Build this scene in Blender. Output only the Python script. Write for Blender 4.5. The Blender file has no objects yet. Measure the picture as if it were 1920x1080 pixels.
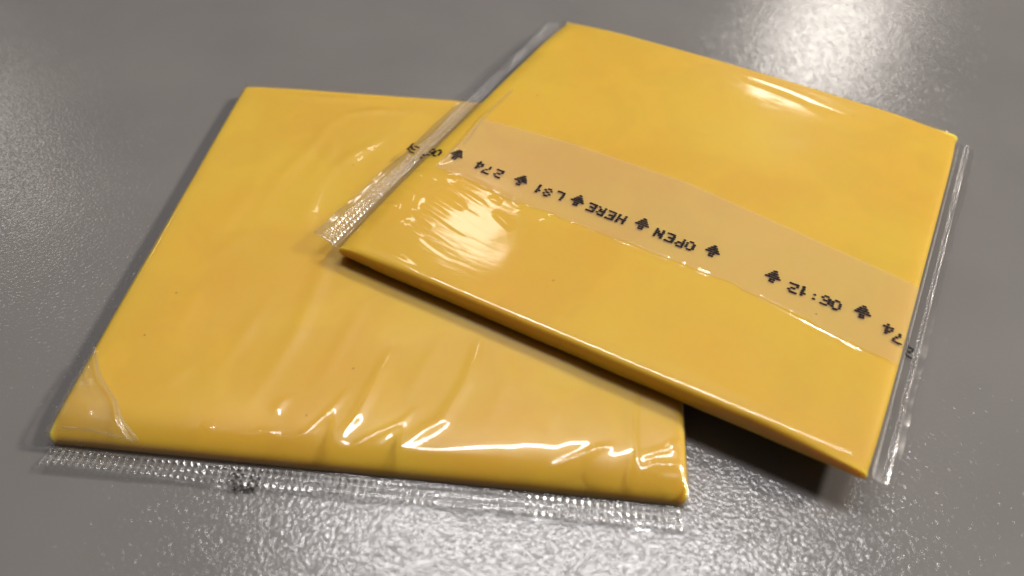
import bpy, bmesh, math, random
import numpy as np
from mathutils import Vector
random.seed(5); rng = np.random.default_rng(5)
sc = bpy.context.scene
MM = 0.001
R = math.radians

# ------------------------------------------------------------------ camera
cam_d = bpy.data.cameras.new("camera")
cam = bpy.data.objects.new("camera", cam_d)
sc.collection.objects.link(cam)
cam.location = (23.979*MM, -95.380*MM, 98.016*MM)
cam.rotation_euler = (R(42.6363), R(-1.012), R(5.7099))
cam_d.sensor_width = 36.0
cam_d.lens = 28.32
cam_d.clip_start = 0.005
cam_d.clip_end = 20.0
cam_d.dof.use_dof = True
cam_d.dof.focus_distance = 0.131
cam_d.dof.aperture_fstop = 13.0
sc.camera = cam

# ------------------------------------------------------------------ room light: dim ambient + ceiling downlights
world = bpy.data.worlds.new("World"); sc.world = world
world.use_nodes = True
bg = world.node_tree.nodes["Background"]
bg.inputs[0].default_value = (1.0, 0.90, 0.80, 1)
bg.inputs[1].default_value = 0.048

def lamp(name, target, az, el, dist, size, power, col):
    t = Vector(target)*MM
    dr = Vector((math.cos(R(az))*math.cos(R(el)), math.sin(R(az))*math.cos(R(el)), math.sin(R(el))))
    ld = bpy.data.lights.new(name, 'AREA')
    if isinstance(size, tuple): ld.shape = 'RECTANGLE'; ld.size, ld.size_y = size
    else: ld.shape = 'DISK'; ld.size = size
    ld.energy = power; ld.color = col
    o = bpy.data.objects.new(name, ld); sc.collection.objects.link(o)
    o.location = t + dr*dist
    o.rotation_euler = dr.to_track_quat('Z', 'Y').to_euler()
    return o
lamp("downlight_back_right", (80, 78, 0), 72.0, 28.3, 1.8, 0.24, 2.1, (1.0, 0.93, 0.84))
lamp("ceiling_tube", (24, -56, 0), 87.0, 66.0, 1.0, (0.62, 0.056), 5.0, (1.0, 0.97, 0.97))
lamp("downlight_back", (8, 1, 7), 98.0, 43.6, 1.8, 0.15, 0.5, (1.0, 0.92, 0.80))
lamp("downlight_back_left", (-98, 22, 0), 134.0, 31.0, 1.8, 0.16, 0.40, (1.0, 0.92, 0.82))
lamp("downlight_right", (20, 0, 0), 15.0, 36.0, 1.7, 0.17, 22.5, (1.0, 0.91, 0.80))

sc.view_settings.view_transform = 'Standard'
sc.view_settings.look = 'None'
sc.view_settings.exposure = 0.28
sc.view_settings.gamma = 1.0
sc.view_settings.use_curve_mapping = False
sc.render.engine = 'CYCLES'
sc.cycles.use_denoising = True
sc.cycles.transparent_max_bounces = 24
sc.cycles.max_bounces = 12
sc.cycles.caustics_reflective = False
sc.cycles.caustics_refractive = False

# ------------------------------------------------------------------ materials
def mat(name):
    m = bpy.data.materials.new(name); m.use_nodes = True
    nt = m.node_tree; nt.nodes.clear()
    out = nt.nodes.new('ShaderNodeOutputMaterial')
    return m, nt, out
def N(nt, typ, **kw):
    n = nt.nodes.new(typ)
    for k, v in kw.items():
        if k in n.inputs: n.inputs[k].default_value = v
        else: setattr(n, k, v)
    return n

def table_material():
    m, nt, out = mat("grey_laminate"); L = nt.links.new
    p = N(nt, 'ShaderNodeBsdfPrincipled'); tc = N(nt, 'ShaderNodeTexCoord')
    n1 = N(nt, 'ShaderNodeTexNoise'); n1.inputs['Scale'].default_value = 2000; n1.inputs['Detail'].default_value = 0.6
    n1.inputs['Roughness'].default_value = 0.45; n1.inputs['Distortion'].default_value = 0.6
    n2 = N(nt, 'ShaderNodeTexNoise'); n2.inputs['Scale'].default_value = 2000; n2.inputs['Detail'].default_value = 1.0
    L(tc.outputs['Object'], n1.inputs['Vector']); L(tc.outputs['Object'], n2.inputs['Vector'])
    b1 = N(nt, 'ShaderNodeBump'); b1.inputs['Strength'].default_value = 1.0; b1.inputs['Distance'].default_value = 0.000053
    b2 = N(nt, 'ShaderNodeBump'); b2.inputs['Strength'].default_value = 1.0; b2.inputs['Distance'].default_value = 0.000006
    L(n1.outputs['Fac'], b1.inputs['Height']); L(n2.outputs['Fac'], b2.inputs['Height'])
    L(b1.outputs['Normal'], b2.inputs['Normal']); L(b2.outputs['Normal'], p.inputs['Coat Normal'])
    p.inputs['Coat Weight'].default_value = 1.0; p.inputs['Coat Roughness'].default_value = 0.15; p.inputs['Coat IOR'].default_value = 1.5
    n5 = N(nt, 'ShaderNodeTexNoise'); n5.inputs['Scale'].default_value = 14; n5.inputs['Detail'].default_value = 5; n5.inputs['Distortion'].default_value = 1.0
    L(tc.outputs['Object'], n5.inputs['Vector'])
    r5 = N(nt, 'ShaderNodeMapRange'); r5.inputs[1].default_value = 0.3; r5.inputs[2].default_value = 0.7; r5.inputs[3].default_value = 0.12; r5.inputs[4].default_value = 0.19
    L(n5.outputs['Fac'], r5.inputs[0]); L(r5.outputs[0], p.inputs['Coat Roughness'])
    n3 = N(nt, 'ShaderNodeTexNoise'); n3.inputs['Scale'].default_value = 35; n3.inputs['Detail'].default_value = 4
    L(tc.outputs['Object'], n3.inputs['Vector'])
    cr = N(nt, 'ShaderNodeValToRGB')
    cr.color_ramp.elements[0].position = 0.3; cr.color_ramp.elements[0].color = (0.153, 0.146, 0.143, 1)
    cr.color_ramp.elements[1].position = 0.7; cr.color_ramp.elements[1].color = (0.173, 0.165, 0.161, 1)
    L(n3.outputs['Fac'], cr.inputs['Fac']); L(cr.outputs['Color'], p.inputs['Base Color'])
    p.inputs['Roughness'].default_value = 0.6
    p.inputs['Specular IOR Level'].default_value = 0.2
    L(p.outputs['BSDF'], out.inputs['Surface'])
    return m

def cheese_material():
    m, nt, out = mat("processed_cheese"); L = nt.links.new
    p = N(nt, 'ShaderNodeBsdfPrincipled'); tc = N(nt, 'ShaderNodeTexCoord')
    n = N(nt, 'ShaderNodeTexNoise'); n.inputs['Scale'].default_value = 45; n.inputs['Detail'].default_value = 3
    L(tc.outputs['Object'], n.inputs['Vector'])
    cr = N(nt, 'ShaderNodeValToRGB')
    cr.color_ramp.elements[0].position = 0.3; cr.color_ramp.elements[0].color = (0.69, 0.400, 0.030, 1)
    cr.color_ramp.elements[1].position = 0.72; cr.color_ramp.elements[1].color = (0.68, 0.446, 0.034, 1)
    L(n.outputs['Fac'], cr.inputs['Fac'])
    v = N(nt, 'ShaderNodeTexVoronoi'); v.inputs['Scale'].default_value = 150
    L(tc.outputs['Object'], v.inputs['Vector'])
    lt = N(nt, 'ShaderNodeMath', operation='LESS_THAN'); lt.inputs[1].default_value = 0.022
    L(v.outputs['Distance'], lt.inputs[0])
    mx = N(nt, 'ShaderNodeMix', data_type='RGBA')
    n4 = N(nt, 'ShaderNodeTexNoise'); n4.inputs['Scale'].default_value = 62; n4.inputs['Detail'].default_value = 4; n4.inputs['Distortion'].default_value = 0.8
    L(tc.outputs['Object'], n4.inputs['Vector'])
    c4 = N(nt, 'ShaderNodeValToRGB'); c4.color_ramp.elements[0].position = 0.47; c4.color_ramp.elements[0].color = (0.975, 0.97, 0.97, 1)
    c4.color_ramp.elements[1].position = 0.56; c4.color_ramp.elements[1].color = (1.012, 1.015, 1.02, 1)
    L(n4.outputs['Fac'], c4.inputs['Fac'])
    m4 = N(nt, 'ShaderNodeMix', data_type='RGBA', blend_type='MULTIPLY'); m4.inputs['Factor'].default_value = 1.0
    L(cr.outputs['Color'], m4.inputs[6]); L(c4.outputs['Color'], m4.inputs[7])
    L(lt.outputs[0], mx.inputs['Factor']); L(m4.outputs[2], mx.inputs[6]); mx.inputs[7].default_value = (0.26, 0.12, 0.012, 1)
    L(mx.outputs[2], p.inputs['Base Color'])
    p.inputs['Roughness'].default_value = 0.55
    p.inputs['Specular IOR Level'].default_value = 0.25
    p.inputs['Subsurface Weight'].default_value = 0.85
    p.inputs['Subsurface Radius'].default_value = (1.0, 0.75, 0.12)
    p.inputs['Subsurface Scale'].default_value = 0.003
    L(p.outputs['BSDF'], out.inputs['Surface'])
    return m

def film_material(name, rough, refl, haze, haze_col=(0.9, 0.9, 0.9), bump=0.0, tint=0.985, soft=0.25, frost=0.0):
    """thin clear plastic: looks straight through, mirrors by Fresnel, a trace of milky haze"""
    m, nt, out = mat(name); L = nt.links.new
    tr = N(nt, 'ShaderNodeBsdfTransparent'); tr.inputs['Color'].default_value = (tint, tint, tint, 1)
    df = N(nt, 'ShaderNodeBsdfDiffuse'); df.inputs['Color'].default_value = (*haze_col, 1)
    tl = N(nt, 'ShaderNodeBsdfTranslucent'); tl.inputs['Color'].default_value = (*haze_col, 1)
    md = N(nt, 'ShaderNodeMixShader'); md.inputs[0].default_value = 0.4
    L(df.outputs[0], md.inputs[1]); L(tl.outputs[0], md.inputs[2])
    mh = N(nt, 'ShaderNodeMixShader'); mh.inputs[0].default_value = haze
    L(tr.outputs[0], mh.inputs[1]); L(md.outputs[0], mh.inputs[2])
    if frost > 0:                       # crimped ridges are pressed cloudy
        at = N(nt, 'ShaderNodeAttribute'); at.attribute_name = 'crimp'
        ma = N(nt, 'ShaderNodeMath', operation='MULTIPLY_ADD', use_clamp=True)
        ma.inputs[1].default_value = frost; ma.inputs[2].default_value = haze
        L(at.outputs['Fac'], ma.inputs[0]); L(ma.outputs[0], mh.inputs[0])
    gl = N(nt, 'ShaderNodeBsdfAnisotropic'); gl.inputs['Roughness'].default_value = rough
    gl.inputs['Color'].default_value = (1, 1, 1, 1)
    # the sheet is thin: Schlick reflectance on |cos|, the same seen from either side
    geo = N(nt, 'ShaderNodeNewGeometry')
    dt = N(nt, 'ShaderNodeVectorMath', operation='DOT_PRODUCT')
    L(geo.outputs['Incoming'], dt.inputs[0]); L(geo.outputs['Normal'], dt.inputs[1])
    ab = N(nt, 'ShaderNodeMath', operation='ABSOLUTE'); L(dt.outputs['Value'], ab.inputs[0])
    om = N(nt, 'ShaderNodeMath', operation='SUBTRACT'); om.inputs[0].default_value = 1.0; L(ab.outputs[0], om.inputs[1])
    pw = N(nt, 'ShaderNodeMath', operation='POWER'); pw.inputs[1].default_value = 5.0; L(om.outputs[0], pw.inputs[0])
    fr = N(nt, 'ShaderNodeMath', operation='MULTIPLY_ADD'); fr.inputs[1].default_value = 0.96; fr.inputs[2].default_value = 0.04
    L(pw.outputs[0], fr.inputs[0])
    mu = N(nt, 'ShaderNodeMath', operation='MULTIPLY', use_clamp=True); mu.inputs[1].default_value = refl
    L(fr.outputs[0], mu.inputs[0])
    ms = N(nt, 'ShaderNodeMixShader')
    g2 = N(nt, 'ShaderNodeBsdfAnisotropic'); g2.inputs['Roughness'].default_value = 0.32; g2.inputs['Color'].default_value = (1, 1, 1, 1)
    mg = N(nt, 'ShaderNodeMixShader'); mg.inputs[0].default_value = soft
    L(gl.outputs[0], mg.inputs[1]); L(g2.outputs[0], mg.inputs[2])
    L(mu.outputs[0], ms.inputs[0]); L(mh.outputs[0], ms.inputs[1]); L(mg.outputs[0], ms.inputs[2])
    if bump > 0:
        tc = N(nt, 'ShaderNodeTexCoord'); mp = N(nt, 'ShaderNodeMapping')
        mp.inputs['Scale'].default_value = (140, 1100, 600); mp.inputs['Rotation'].default_value = (0, 0, 0.12)
        nz = N(nt, 'ShaderNodeTexNoise'); nz.inputs['Scale'].default_value = 1.0; nz.inputs['Detail'].default_value = 3
        L(tc.outputs['Object'], mp.inputs['Vector']); L(mp.outputs[0], nz.inputs['Vector'])
        bp = N(nt, 'ShaderNodeBump'); bp.inputs['Strength'].default_value = 1.0; bp.inputs['Distance'].default_value = bump
        L(nz.outputs['Fac'], bp.inputs['Height']); L(bp.outputs[0], gl.inputs['Normal'])
    L(ms.outputs[0], out.inputs['Surface'])
    return m

def ink_material():
    m, nt, out = mat("black_ink"); L = nt.links.new
    p = N(nt, 'ShaderNodeBsdfPrincipled'); tc = N(nt, 'ShaderNodeTexCoord')
    n = N(nt, 'ShaderNodeTexNoise'); n.inputs['Scale'].default_value = 3000
    L(tc.outputs['Object'], n.inputs['Vector'])
    cr = N(nt, 'ShaderNodeValToRGB')
    cr.color_ramp.elements[0].color = (0.006, 0.005, 0.006, 1); cr.color_ramp.elements[1].color = (0.022, 0.017, 0.014, 1)
    L(n.outputs['Fac'], cr.inputs['Fac']); L(cr.outputs['Color'], p.inputs['Base Color'])
    p.inputs['Roughness'].default_value = 0.7
    p.inputs['Specular IOR Level'].default_value = 0.15
    L(p.outputs['BSDF'], out.inputs['Surface'])
    return m

M_table = table_material()
M_cheese = cheese_material()
M_film = film_material("clear_film", 0.07, 1.5, 0.012, bump=0.000011, soft=0.45)
M_film2 = film_material("tight_film", 0.08, 1.35, 0.008, bump=0.000011, soft=0.18)
M_seal = film_material("embossed_film", 0.10, 2.4, 0.05, (0.90, 0.87, 0.85), tint=0.82, soft=0.2, frost=0.34)
M_strip = film_material("doubled_film", 0.16, 0.9, 0.135, (1.0, 0.87, 0.78), bump=0.000006, tint=0.97)
M_ink = ink_material()

# ------------------------------------------------------------------ mesh helpers
def link(name, verts, faces, material, parent=None, smooth=True, kind=None):
    me = bpy.data.meshes.new(name)
    me.from_pydata((np.asarray(verts, float)*MM).tolist(), [], faces)
    me.materials.append(material)
    if smooth:
        me.polygons.foreach_set("use_smooth", [True]*len(me.polygons))
    me.update()
    o = bpy.data.objects.new(name, me); sc.collection.objects.link(o)
    if parent: o.parent = parent
    if kind: o["kind"] = kind
    return o
def grid_faces(nu, nv, wrap=False):
    f = []
    for i in range(nv-1):
        for j in range(nu if wrap else nu-1):
            a = i*nu+j; b = i*nu+(j+1) % nu
            f.append((a, b, b+nu, a+nu))
    return f
def seg_dist(S, Q, pts):
    """distance to a polyline and the running fraction along it"""
    pts = np.array(pts, float); best = np.full(S.shape, 1e9); fr = np.zeros(S.shape)
    ln = np.r_[0, np.cumsum(np.hypot(*np.diff(pts, axis=0).T))]
    for i in range(len(pts)-1):
        a, b = pts[i], pts[i+1]; d = b-a; l2 = d@d
        t = np.clip(((S-a[0])*d[0]+(Q-a[1])*d[1])/l2, 0, 1)
        r = np.hypot(S-a[0]-t*d[0], Q-a[1]-t*d[1])
        m = r < best; best[m] = r[m]; fr[m] = ((ln[i]+t*(ln[i+1]-ln[i]))/ln[-1])[m]
    return best, fr
def ridge(S, Q, pts, amp, width, taper=0.25):
    r, f = seg_dist(S, Q, pts)
    t = np.clip(np.minimum(f/taper, (1-f)/taper), 0, 1) if taper > 0 else 1
    return amp*np.exp(-(r/width)**2)*t
def vnoise(x, y, seed):
    """smooth value noise, range about -1..1"""
    g = np.random.default_rng(seed).uniform(-1, 1, (64, 64))
    xi = np.floor(x).astype(int); yi = np.floor(y).astype(int); fx = x-xi; fy = y-yi
    fx = fx*fx*fx*(fx*(fx*6-15)+10); fy = fy*fy*fy*(fy*(fy*6-15)+10)
    a = g[yi % 64, xi % 64]; b = g[yi % 64, (xi+1) % 64]; c = g[(yi+1) % 64, xi % 64]; d = g[(yi+1) % 64, (xi+1) % 64]
    return (a*(1-fx)+b*fx)*(1-fy)+(c*(1-fx)+d*fx)*fy
def sstep(x, a, b):
    t = np.clip((x-a)/(b-a), 0, 1); return t*t*(3-2*t)

T = 3.5          # slice thickness, mm
HS = 43.5        # half size across
HQ = 42.18       # half size along the seal axis

# ------------------------------------------------------------------ table
tb = [(-500, -400, 0), (600, -400, 0), (600, 700, 0), (-500, 700, 0)]
table = link("table_top", tb, [(0, 1, 2, 3)], M_table, smooth=False)
table["kind"] = "structure"

# ------------------------------------------------------------------ slice and wrapper builders (s across, q along the seal axis)
def section(s_half, zlo, zhi, r, n_top, n_side, n_bot):
    """one closed loop: top run, right corner, bottom run, left corner -> (s, z, isTop weight)"""
    r = max(min(r, (zhi-zlo)/2-1e-4), 1e-4)
    P = []
    for s in np.linspace(-s_half+r, s_half-r, n_top): P.append((s, zhi, 1.0))
    for k in range(1, n_side):
        a = math.pi/2-math.pi*k/n_side
        zc = zhi-r if a >= 0 else zlo+r
        P.append((s_half-r+r*math.cos(a), zc+r*math.sin(a), max(0.0, math.sin(a))))
    for s in np.linspace(s_half-r, -s_half+r, n_bot): P.append((s, zlo, 0.0))
    for k in range(1, n_side):
        a = -math.pi/2-math.pi*k/n_side
        zc = zlo+r if math.sin(a) < 0 else zhi-r
        P.append((-s_half+r+r*math.cos(a), zc+r*math.sin(a), max(0.0, math.sin(a))))
    return P

def cheese_top(S, Q, droop):
    """height change of the cheese's top face: soft slumped ends, corners pinched by the wrapper"""
    lo = np.clip((droop[1]-(Q+HQ))/droop[1], 0, 1); hi = np.clip((droop[3]-(HQ-Q))/droop[3], 0, 1)
    sd = np.clip((3.0-(HS-np.abs(S)))/3.0, 0, 1)
    cn = np.clip((16.0-np.hypot(HS-np.abs(S), HQ-np.abs(Q)))/16.0, 0, 1)
    return -droop[0]*lo**2-droop[2]*hi**2-0.12*sd**2-np.where(Q < 0, droop[4], droop[5])*cn**2

def build_cheese(parent, place, droop, seed):
    ends = [0, .12, .3, .6, 1.0]
    q = np.r_[[-HQ+e for e in ends], np.linspace(-HQ+1.6, HQ-1.6, 110), [HQ-e for e in ends[::-1]]]
    verts = []; n = None
    for qq in q:
        e = min(qq+HQ, HQ-qq); rr = 0.8
        shrink = rr-math.sqrt(max(0, rr*rr-max(0, rr-e)**2))
        loop = section(HS-shrink*0.35, shrink*0.5, T-shrink, 1.0, 110, 10, 30)
        n = len(loop); arr = np.array(loop)
        S = arr[:, 0]; dz = cheese_top(S, np.full_like(S, qq), droop)
        wob = 0.05*(vnoise(S*0.09+7, np.full_like(S, qq*0.09+9), seed)-1)*arr[:, 2]
        z = arr[:, 1]+(dz+wob)*arr[:, 2]
        side = (1-arr[:, 2])*np.sign(S)*(np.abs(S) > HS-2)*0.10*vnoise(np.full_like(S, qq*0.15+3), S*0+4, seed+1)
        for s, zz, sd in zip(S, z, side): verts.append((s+sd, qq, zz))
    faces = grid_faces(n, len(q), True)
    faces.append(tuple(range(n))); m = (len(q)-1)*n; faces.append(tuple(range(m+n-1, m-1, -1)))
    verts = place(np.array(verts))
    o = link("cheese", verts, faces, M_cheese, parent)
    bm = bmesh.new(); bm.from_mesh(o.data); bmesh.ops.recalc_face_normals(bm, faces=bm.faces); bm.to_mesh(o.data); bm.free()
    o.data.polygons.foreach_set("use_smooth", [True]*len(o.data.polygons))
    return o

def build_film(parent, place, top_z, lo_end, hi_end, material):
    """the tube of film: clings to the cheese, closes to a flat seal at each end.
    lo_end / hi_end: (run-out length mm, seal height mm or None for a tucked end)"""
    q_mid = np.linspace(-HQ, HQ, 500)
    lo = np.linspace(0, 1, 14)[1:]
    q = np.r_[-HQ-lo[::-1]*lo_end[0], q_mid, HQ+lo*hi_end[0]]
    SS, ZZ, WW, EE, ZE = [], [], [], [], []
    for qq in q:
        over = -HQ-qq if qq < -HQ else (qq-HQ if qq > HQ else 0)
        end = lo_end if qq < 0 else hi_end
        t = over/end[0]; e = t*t*(3-2*t) if t > 0 else 0.0
        zlo = -0.03*(1-e)+(end[1]-0.03)*e if over else -0.03
        loop = np.array(section(HS+0.10-0.5*e, zlo, T+0.05, 1.1*(1-e)+0.02, 500, 10, 24))
        SS.append(loop[:, 0]); ZZ.append(loop[:, 1]); WW.append(loop[:, 2])
        EE.append(np.full(len(loop), e)); ZE.append(np.full(len(loop), end[1]))
    S = np.array(SS); Z0 = np.array(ZZ); w = np.array(WW); E_ = np.array(EE); zend = np.array(ZE)
    n = S.shape[1]; QQ = np.repeat(q[:, None], n, 1)
    ztop = T+top_z(S, np.clip(QQ, -HQ, HQ))
    z = Z0+(ztop-(T+0.05))*w
    z = np.where(E_ > 0, np.where(w > 0, z*(1-E_)+(zend+0.02)*E_, np.minimum(z, zend)), z)
    verts = np.stack([S.ravel(), QQ.ravel(), np.maximum(z, 0.012).ravel()], 1)
    faces = grid_faces(n, len(q), True)
    return link("wrapper", place(verts), faces, material, parent)

def build_seal(parent, place, q0, q1, zseal, pitch_s, pitch_q, margin, seed, height=0.25, s_half=HS-0.4):
    """flat end seal with its embossed grid of little dimples"""
    sgn = 1 if q1 > q0 else -1
    ns = int(2*s_half/0.11); nq = max(8, int(abs(q1-q0)/0.09))
    s = np.linspace(-s_half, s_half, ns); q = np.linspace(q0, q1, nq)
    S, Q = np.meshgrid(s, q)
    edge = 0.18*vnoise(S*0.12+5, S*0+2, seed)+0.07*vnoise(S*0.9, S*0+8, seed+3)
    tq = (Q-q0)/(q1-q0)
    Q = Q+edge*tq
    d = np.abs(Q-q0)
    cs = np.abs(np.sin(math.pi*S/pitch_s)); cq = np.abs(np.sin(math.pi*(d-margin)/pitch_q))
    em = np.clip(np.minimum(cs, cq)*1.15, 0, 1)*height
    nrow = math.floor((abs(q1-q0)-margin-0.2)/pitch_q)
    inside = (d > margin)*(d < margin+nrow*pitch_q)
    depth = 0.75+0.35*vnoise(S*0.25, Q*0.8+3, seed+5)
    z = zseal(S, tq)+em*inside*depth+0.05*vnoise(S*0.5, Q*0.9, seed+9)*tq
    V = np.stack([S.ravel(), Q.ravel(), z.ravel()], 1)
    o = link("end_seal", place(V), grid_faces(ns, nq), M_seal, parent)
    fr = (1-np.clip(np.minimum(cs, cq)*2.2, 0, 1))*inside*np.clip(depth, .4, 1.2)
    at = o.data.attributes.new("crimp", 'FLOAT', 'POINT'); at.data.foreach_set("value", fr.ravel().astype(np.float32))
    return o

# ------------------------------------------------------------------ dot matrix lettering
FONT = {
 'O': ["0110", "1001", "1001", "1001", "0110"], 'P': ["1110", "1001", "1110", "1000", "1000"],
 'E': ["1111", "1000", "1110", "1000", "1111"], 'N': ["1001", "1101", "1111", "1011", "1001"],
 'H': ["1001", "1001", "1111", "1001", "1001"], 'R': ["1110", "1001", "1110", "1010", "1001"],
 'L': ["1000", "1000", "1000", "1000", "1111"], '8': ["0110", "1001", "0110", "1001", "0110"],
 '1': ["010", "110", "010", "010", "010"], '2': ["1110", "0001", "0110", "1000", "1111"],
 '7': ["1111", "0001", "0010", "0100", "0100"], '4': ["0010", "0110", "1010", "1111", "0010"],
 '0': ["0110", "1001", "1001", "1001", "0110"], '6': ["0111", "1000", "1110", "1001", "0110"],
 '3': ["1110", "0001", "0110", "0001", "1110"], ':': ["0", "1", "0", "1", "0"],
 'A': ["010000"]}
def glyph_dots(ch, cu, cv, pu=0.37, pv=0.47):
    """dots of a glyph whose text direction is -u and whose top faces -v (printed upside down on the packet)"""
    D = []
    if ch == '^':                       # arrow with its tip towards +v, six rows
        rows = [(0.14, 2), (0.42, 3), (0.72, 5), (1.0, 6), (0.22, 2), (0.22, 2)]
        for k, (half, cnt) in enumerate(rows):
            for x in np.linspace(-half, half, max(cnt, 2)): D.append((cu+x, cv+(2.5-k)*0.5))
        return D
    g = FONT[ch]; w = len(g[0])
    for r, row in enumerate(g):
        for c, b in enumerate(row):
            if b == '1': D.append((cu-(c-(w-1)/2)*pu, cv-(2-r)*pv))
    return D
def build_print(name, parent, dots, surf, place, rx=0.29, ry=0.25, shear=0.0):
    verts = []; faces = []
    for (u, v) in dots:
        u += random.gauss(0, .025); v += random.gauss(0, .02); k = random.uniform(.88, 1.1); b = len(verts)
        ring = [(u+math.cos(a)*rx*k, v+math.sin(a)*ry*k) for a in np.linspace(0, 2*math.pi, 11)[:-1]]
        A = np.array([(u, v)]+ring); Z = surf(A[:, 1], A[:, 0])          # surf(s, q): s = v, q = u
        for (uu, vv), z in zip(A, Z): verts.append((vv, uu, z))
        for i in range(10): faces.append((b, b+1+i, b+1+(i+1) % 10))
    return link(name, place(np.array(verts)), faces, M_ink, parent, smooth=False)

# ================================================================== packet lying flat (seal towards the camera)
pa = bpy.data.objects.new("wrapped_cheese_slice", None); sc.collection.objects.link(pa)
pa["label"] = "wrapped yellow cheese slice lying flat on the table, partly covered by the other slice"
pa["category"] = "cheese slice"
pa["group"] = "wrapped cheese slices"
def place_a(V): return V          # s = x, q = y
DA = (1.9, 5.5, 0.25, 3.0, 0.3, 0.3)
yc_pts = np.array([(-44, -42.9), (-41, -42.7), (-36, -42.6), (-31, -43.6), (-29, -42.5), (-24, -40.6), (-18.5, -40.2), (-15.4, -40.2), (-14, -39.3), (-11.2, -39.4),
    (-10.4, -40.6), (-7.7, -38.6), (-5.6, -35.0), (-5.2, -35.0), (-6.0+1.6, -39.2), (-3.0, -40.8), (-1.4, -40.4), (0.4, -38.8), (4.3, -36.0), (4.7, -36.0), (4.9, -39.6), (5.9, -40.8),
    (8.7, -40.3), (12.8, -39.1), (17.1, -38.3), (21.3, -37.6), (25.6, -37.4), (27.7, -36.4), (29.9, -36.0), (31.2, -37.2), (33.5, -37.8), (36.0, -36.4), (36.6, -38.6), (38.8, -38.6), (41, -37.6), (44, -37.0)])
def top_a(S, Q):
    base = cheese_top(S, Q, DA)
    # slack near the front where the film runs down to the seal
    lift = 0.42*sstep(-Q, 22, 36)
    yc = np.interp(S, yc_pts[:, 0], yc_pts[:, 1])
    f = np.maximum(0, yc+1.0-Q)
    film = lift-0.040*f**2-0.13*np.maximum(0, 2.8-(Q+HQ))**2
    # V shaped tucks
    for pts, a, wd in (
        ([(-10.7, -41.1), (-7.7, -38.6), (-5.4, -34.6), (-4.2, -31)], .16, .55), ([(-7.6, -40.3), (-6.0, -38.0), (-5.4, -34.6)], .14, .5),
        ([(-3.4, -39), (-1.8, -35.6), (-.9, -31.5), (.4, -22.7)], .24, .8),
        ([(-4.9, -40.8), (-1.4, -40.5), (.4, -38.8), (4.6, -35.7), (6, -33)], .15, .5), ([(1.6, -40.7), (3.9, -37.8), (4.6, -35.7)], .12, .45),
        ([(4.3, -40), (10, -34.7), (12.3, -28), (13.6, -19)], .25, 1.0),
        ([(22.3, -42.4), (26.5, -39.6), (31.2, -37.0), (34, -36)], .22, .55), ([(25.9, -41.6), (29.3, -38.9), (31.4, -37.4)], .14, .4),
        ([(36.7, -24), (36.6, -30), (36.4, -34.3), (36.7, -37.6), (36.7, -41.5)], .16, .35),
        ([(36.7, -37.6), (40.7, -36), (42.6, -34)], .16, .6), ([(37, -40), (38.8, -38.6), (43.4, -38.1)], .2, .6), ([(39.5, -40.4), (43, -40.2)], .18, .6),
        ([(-18.5, -40), (-15.4, -40.1), (-14.2, -39.3), (-11.2, -39.2)], .12, .5),
        ([(-22.5, -39.2), (-20.6, -39.8)], .10, .6), ([(-13.5, -36.5), (-12.2, -33)], .10, .8),
        ([(17.5, -42.0), (21, -40.6)], .12, .6), ([(29, -41), (34, -40.5)], .10, .7),
        ([(-43.3, -31.7), (-41.5, -33), (-39.8, -34.7)], .16, .4), ([(-42.8, -33.5), (-41.0, -35.0)], .10, .35), ([(-39.4, -38), (-37.5, -39.5)], .08, .4),
        ([(-42.4, -38), (-42.0, -41)], .15, .8)):
        film = film+ridge(S, Q, pts, a, wd)
    # folded triangle in the front left corner: its free edge is a small step
    e = np.interp(Q, [-44.4, -43, -40.4, -37.1, -33.4, -29.6, -27], [-29.9, -30.4, -33.2, -35.2, -39.3, -41.7, -43.4])
    kq = 1-0.5*sstep(Q, -34, -27)
    film = film+0.26*(1-sstep(S-e, -0.40, 0.06))*kq+0.16*np.exp(-((S-e+0.45)/0.35)**2)*kq
    film = film+0.30*np.exp(-((S-e+5.5)/3.2)**2)*sstep(-Q, 29, 36)
    # long soft streaks
    for pts, a, wd in (([(-17.5, -37), (-14.2, -21), (-13.8, -10), (-14.1, 6)], .26, 1.5), ([(-30.7, 37), (-22.5, 31), (-23.8, 24), (-27.6, 12), (-27.9, 1)], .22, 1.5), ([(-21, 30), (-20.5, 20), (-22, 12)], .16, 1.3), ([(-9, 24), (-13, 10), (-12, -3)], .15, 1.6), ([(-25, 9), (-17, 1)], .18, 1.4), ([(-33, 22), (-31, 10), (-34, -4)], .16, 1.8), ([(-36, 39), (-26, 38.6), (-12, 39.5)], .22, 1.1),
        ([(-23, 32.5), (-15.5, 35.5), (-7, 36.2)], .22, 1.2), ([(-17.7, 20), (-20, 13.3), (-19.6, 4.7), (-15.4, -4)], .20, 1.5), ([(-10, 29.5), (-16.7, 19.9), (-19.4, 14.9)], .22, 1.4),
        ([(-36, -12), (-30, -4), (-27, 3)], .10, 1.6), ([(16.5, -36), (19, -22)], .09, 1.2), ([(25, -36), (26.5, -26)], .07, 1.1), ([(4.5, -32), (7.5, -19)], .10, 1.2), ([(-24, -33), (-20.5, -14)], .10, 1.3), ([(-8.5, -32), (-5.5, -12)], .08, 1.2), ([(-33, -24), (-31, -12)], .06, 1.3),
        ([(-30, -34), (-27, -28)], .08, 1.2)):
        film = film+ridge(S, Q, pts, a, wd, .4)
    film = film+0.09*vnoise(S*0.085+11, Q*0.085+4, 3)+0.035*vnoise((S+Q*.3)*0.3, Q*0.16, 4)+0.10
    edge = np.minimum(HS-np.abs(S), np.minimum(HQ-Q, 30))
    film = film*sstep(edge, -0.4, 1.8)+0.05
    return np.maximum(film, base+0.05+0.02*vnoise(S*.4, Q*.4, 8))
build_cheese(pa, place_a, DA, 21)
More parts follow.
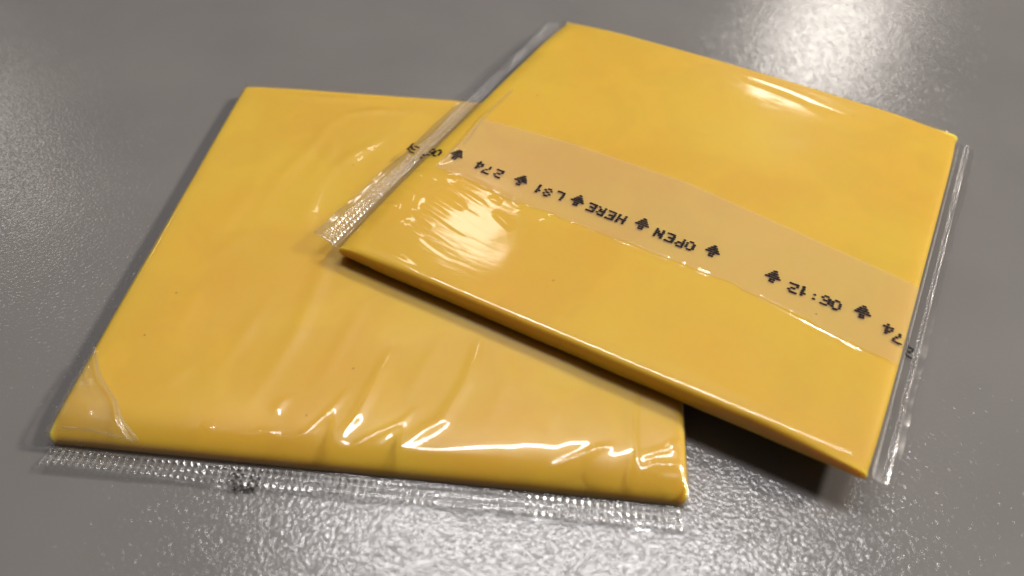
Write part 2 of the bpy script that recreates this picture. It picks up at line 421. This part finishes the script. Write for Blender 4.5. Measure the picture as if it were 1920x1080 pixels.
film_a = build_film(pa, place_a, top_a, (0.5, 0.5), (0.35, 0.8), M_film)
def seal_za(S, tq):
    left = sstep(-S, 10, 44)
    return 0.52+tq*(0.85*left-0.36*(1-left))+0.10*vnoise(S*0.11, tq, 31)*tq
seal_a = build_seal(pa, place_a, -HQ-0.42, -HQ-4.1, seal_za, 1.0, 1.02, 0.12, 40)

# ================================================================== packet on top (drapes over the first one), OPEN HERE strip
CB = (43.636, 17.217); TH = R(-22.78)
BK = {(0,0):3.6843,(0,1):-0.0274,(0,2):-0.3079,(0,3):-0.1556,(0,4):0.0655,(1,0):-0.2006,(1,1):-0.3054,(1,2):0.1029,(1,3):0.1150,
      (2,0):-0.1925,(2,1):-0.5631,(2,2):-0.0923,(3,0):-0.0027,(3,1):0.1389,(4,0):0.0440}
def drape(u, v):
    U = np.clip(u/HQ, -1.03, 1.03); V = np.clip(v/HS, -1.01, 1.01)
    return sum(k*U**i*V**j for (i, j), k in BK.items())
pb = bpy.data.objects.new("wrapped_cheese_slice", None); sc.collection.objects.link(pb)
pb["label"] = "wrapped yellow cheese slice with black OPEN HERE dot print, resting on the other slice"
pb["category"] = "cheese slice"
pb["group"] = "wrapped cheese slices"
pb.location = (CB[0]*MM, CB[1]*MM, 0); pb.rotation_euler = (0, 0, TH); pb.scale = (1.003, 0.9725, 1)
def place_b(V):                  # (s, q, z) -> (u = q, v = s, z + drape)
    return np.stack([V[:, 1], V[:, 0], V[:, 2]+drape(V[:, 1], V[:, 0])], 1)
DB = (0.7, 3.5, 0.45, 3.0, 0.8, 1.5)
low_pts = np.array([(-44, -18.5), (-41, -18.8), (-32.8, -18.7), (-23.5, -19.8), (-9.5, -19.6), (0.2, -19.9), (16.5, -20.2), (22, -21.0), (27, -21.4), (32, -22.8), (44, -24.2)])
up_pts = np.array([(-44, -2.2), (-39, -1.8), (-20.7, 0.0), (2.3, 0.0), (14.5, -1.8), (41.6, -5.6), (44, -5.8)])
def top_b(S, Q):                 # s = v, q = u
    base = cheese_top(S, Q, DB)
    film = (0.05*vnoise(Q*0.07+2, S*0.07+1, 13)+0.012*vnoise(Q*0.25, S*0.25, 14))*sstep(HS-np.abs(S), 1, 9)+0.05
    low = np.interp(Q, low_pts[:, 0], low_pts[:, 1])
    dl = S-low
    puck = np.clip(0.55+0.75*vnoise(Q*0.75, S*0.35, 15), 0, 1.3)
    film = film+0.11*np.exp(-(dl/0.55)**2)*puck*(1-.6*sstep(Q, 22, 34))
    film = film+0.07*np.exp(-((dl+1.8)/0.7)**2)*np.clip(vnoise(Q*0.4+9, S*.2, 16), 0, 1)
        # loose film under the far edge: rises gently, then rolls over
    film = film+0.24*sstep(S, 18, 37.2+1.2*vnoise(Q*0.06, S*0+1, 18))*sstep(-S, -44.5, -37.6)
    film = film+0.06*np.clip(vnoise(Q*0.18+3, (S+Q*.25)*0.9, 19), 0, 1)*sstep(-Q, 20, 34)*sstep(-S, 16, 24)
    for pts, a, wd in (       # points are (u, v)
        ([(21.7, -20.8), (25.4, -21.7), (32.2, -22.8), (37.2, -23.8), (41, -24.6)], .10, .4),
        ([(33.8, -40), (36, -33.3), (36.8, -29.4), (38.3, -25.5), (41, -24.6)], .06, .7),
        ([(-38.6, 5), (-38.6, -3.8), (-37.9, -9.2), (-38, -15.6), (-39.3, -19)], .28, .7),
        ([(-42, -38), (-39.5, -39.4)], .2, .8), ([(-42, -32.5), (-38, -31)], .16, .9), ([(-41, -26), (-37.5, -28), (-36, -31)], .18, 1.0),
        ([(-38, -41.5), (-32, -41.8), (-27, -42.6)], .14, .8), ([(-37, -36), (-35, -32)], .1, 1.0), ([(-41, -21), (-39.5, -23)], .16, .6),
        ([(-34, -24.5), (-28, -26)], .08, .8), ([(-24, -24), (-19, -26.5)], .10, .7),
        ([(-4, 40), (9.4, 38.0), (16.4, 36.4), (25, 35.3), (33, 35)], .10, 1.6),
        ([(-14, 37), (-6, 38)], .05, 1.2), ([(39.5, 43), (40.8, 41)], .25, .6), ([(41, 42), (42, 39.5)], .2, .5),
        ([(8, -39), (20, -40), (30, -41)], .05, 1.4), ([(24, 5), (34, 2), (41, 1)], .06, 1.2)):
        film = film+ridge(Q, S, pts, a, wd, .3)
    edge = np.minimum(HS-np.abs(S), 30)
    film = film*sstep(edge, -0.5, 3)+0.03
    left = sstep(-Q, 38.4, 42.18); right = sstep(Q, 39.5, 42.18)
    film = film-0.75*left*(0.6+0.4*vnoise(S*.2, Q*0+3, 17))-0.25*right
    return np.maximum(film, base+0.03)
build_cheese(pb, place_b, DB, 22)
film_b = build_film(pb, place_b, top_b, (1.0, 1.5), (0.8, 1.2), M_film2)
def seal_zl(S, tq):
    return 1.5-0.2*tq+0.45*vnoise(S*0.07, tq*0.6, 33)*tq+0.15*vnoise(S*0.3, tq*1.3, 35)*tq+1.5*sstep(-S, 0, 42)*tq
def seal_zr(S, tq):
    return 1.2-0.3*tq+0.40*vnoise(S*0.09+4, tq*0.6, 34)*tq+0.10*vnoise(S*0.35+4, tq*1.2, 36)*tq
seal_l = build_seal(pb, place_b, -HQ-0.9, -HQ-4.9, seal_zl, 0.95, 0.85, 0.45, 41)
seal_r = build_seal(pb, place_b, HQ+0.7, HQ+3.5, seal_zr, 0.95, 0.8, 1.05, 42, 0.26)

# doubled film strip (the overlap that opens), follows the film a hair above it
us = np.linspace(-38.6, 42.1, 330); ts = np.linspace(0, 1, 60); V = []
for u in us:
    a = np.interp(u, low_pts[:, 0], low_pts[:, 1]); b = np.interp(u, up_pts[:, 0], up_pts[:, 1])
    a += 0.25*float(vnoise(np.array([u*0.6]), np.array([1.0]), 51)[0])
    v = a+(b-a)*ts
    z = T+top_b(v, np.full_like(v, u))+0.012
    V += [(vv, u, zz) for vv, zz in zip(v, z)]
strip = link("overlap_strip", place_b(np.array(V)), grid_faces(len(ts), len(us)), M_strip, film_b)

# print on the strip
def surf_b(s, q):
    s = np.asarray(s, float); q = np.asarray(q, float)
    z = T+top_b(s, np.clip(q, -HQ, HQ))+0.026
    over_l = np.clip((-HQ-q)/1.0, 0, 1); over_r = np.clip((q-HQ)/0.8, 0, 1)
    e = over_l*over_l*(3-2*over_l); zs = seal_zl(s, np.clip((-HQ-0.9-q)/4.0, 0, 1))
    z = z*(1-e)+(zs+0.34)*e+0.10*np.sin(math.pi*e)
    e = over_r*over_r*(3-2*over_r); zs = seal_zr(s, np.clip((q-HQ-0.7)/2.8, 0, 1))
    z = z*(1-e)+(zs+0.30)*e+0.10*np.sin(math.pi*e)
    return z
dots = []
for u, v in ((-38.1, -13.9), (-24.6, -14.4), (-13.6, -14.3), (-1.6, -14.3), (10.85, -14.55), (21.1, -15.3), (35.2, -15.9)):
    dots += glyph_dots('^', u, v)
for word, spots in (("OPEN", ((7.2, -15.3), (5.4, -15.4), (3.65, -15.15), (1.65, -15.05))),
                    ("HERE", ((-5.2, -14.97), (-7.1, -14.97), (-9.0, -14.87), (-10.75, -14.75))),
                    ("L81", ((-16.9, -14.75), (-19.1, -15.0), (-21.0, -14.85))),
                    ("274", ((-28.95, -14.85), (-31.2, -14.95), (-33.1, -14.5))),
                    ("06:12", ((31.3, -16.5), (29.65, -16.3), (27.9, -16.4), (26.0, -16.1), (24.5, -16.25))),
                    ("274", ((43.1, -18.4), (40.9, -18.6), (39.25, -17.6))),
                    ("06:31", ((-41.7, -15.0), (-43.1, -15.05), (-44.6, -15.7), (-47.0, -15.0), (-48.1, -14.3)))):
    for ch, (u, v) in zip(word, spots): dots += glyph_dots(ch, u, v)
dots = [(u*0.986+0.60, v) for u, v in dots]
txt = build_print("printed_text", strip, dots, surf_b, place_b)
# smudged print crossing the lower packet's seal
sd = []
for ch, u, v in (('8', -16.4, -44.6), ('8', -14.0, -44.9)): sd += [(v2, u2) for u2, v2 in glyph_dots(ch, u, v)]
for k in range(16): sd.append((-45.6-random.random()*1.0, -16.6+2.9*(k/15)+random.gauss(0, .1)))
build_print("printed_mark", seal_a, sd, lambda s, q: seal_za(np.asarray(s), np.clip((-HQ-0.42-np.asarray(q))/3.68, 0, 1))+0.27, place_a, .17, .16)

# folded triangle of film in the lower packet's front left corner: a second layer whose doubled edge stands up as a bead
M_fold = film_material("folded_film", 0.07, 1.8, 0.05, (1.0, 0.97, 0.80), bump=0.000010, tint=0.97)
fq = np.linspace(-42.1, -27.6, 70); V = []
for qv in fq:
    e = np.interp(qv, [-42.1, -41.4, -40.0, -37.0, -33.4, -29.6, -27.0], [-30.3, -31.2, -33.0, -35.2, -39.2, -41.7, -43.3])
    sv = np.linspace(-43.3, e, 60)
    z = T+top_a(sv, np.full_like(sv, qv))+0.03
    V += [(a_, qv, b_) for a_, b_ in zip(sv, z)]
fold = link("corner_fold", np.array(V), grid_faces(60, 70), M_fold, film_a)
def bead(name, pts, rad, lift, parent, surf=None, place=place_a):
    """a thin doubled edge of film: a fine tube along a smoothed path lying on the film"""
    P = np.array(pts, float)
    for _ in range(3):
        P = np.vstack([P[:1], np.stack([.75*P[:-1]+.25*P[1:], .25*P[:-1]+.75*P[1:]], 1).reshape(-1, 2), P[-1:]])
    z = T+(surf or top_a)(P[:, 0], P[:, 1])+lift
    C3 = np.column_stack([P, z]); V = []
    tang = np.gradient(C3, axis=0); tang /= np.linalg.norm(tang, axis=1)[:, None]
    for i, (c, t) in enumerate(zip(C3, tang)):
        a = np.cross(t, (0, 0, 1)); a /= np.linalg.norm(a); b = np.cross(a, t)
        r = rad*min(1, 0.3+i/6, 0.3+(len(C3)-1-i)/6)
        V += [c+r*(math.cos(h)*a+math.sin(h)*b) for h in np.linspace(0, 2*math.pi, 9)[:-1]]
    return link(name, place(np.array(V)), grid_faces(8, len(C3), True), M_fold, parent)
bead("folded_edge", [(-42.6, -28.4), (-41.7, -29.7), (-39.4, -33.3), (-36.8, -35.4), (-35.0, -37.4), (-33.6, -39.6), (-31.2, -41.4), (-30.4, -42.0), (-31.0, -42.15), (-34, -41.9), (-37.5, -41.6), (-41.2, -41.6)], 0.17, 0.09, fold)
bead("folded_edge", [(-42.9, -31.4), (-42.0, -32.2), (-41.3, -33.6), (-40.2, -35.2)], 0.10, 0.06, fold)
bead("folded_edge", [(-42.9, -32.2), (-41.8, -33.8), (-40.6, -35.2)], 0.08, 0.05, fold)
# crease where the strip's left end is tucked under the seal of the upper packet (points are v, u)
bead("folded_edge", [(10, -38.2), (5.3, -38.3), (-2.1, -38.4), (-7.6, -37.5), (-11, -37.4)], 0.13, 0.06, film_b, top_b, place_b)
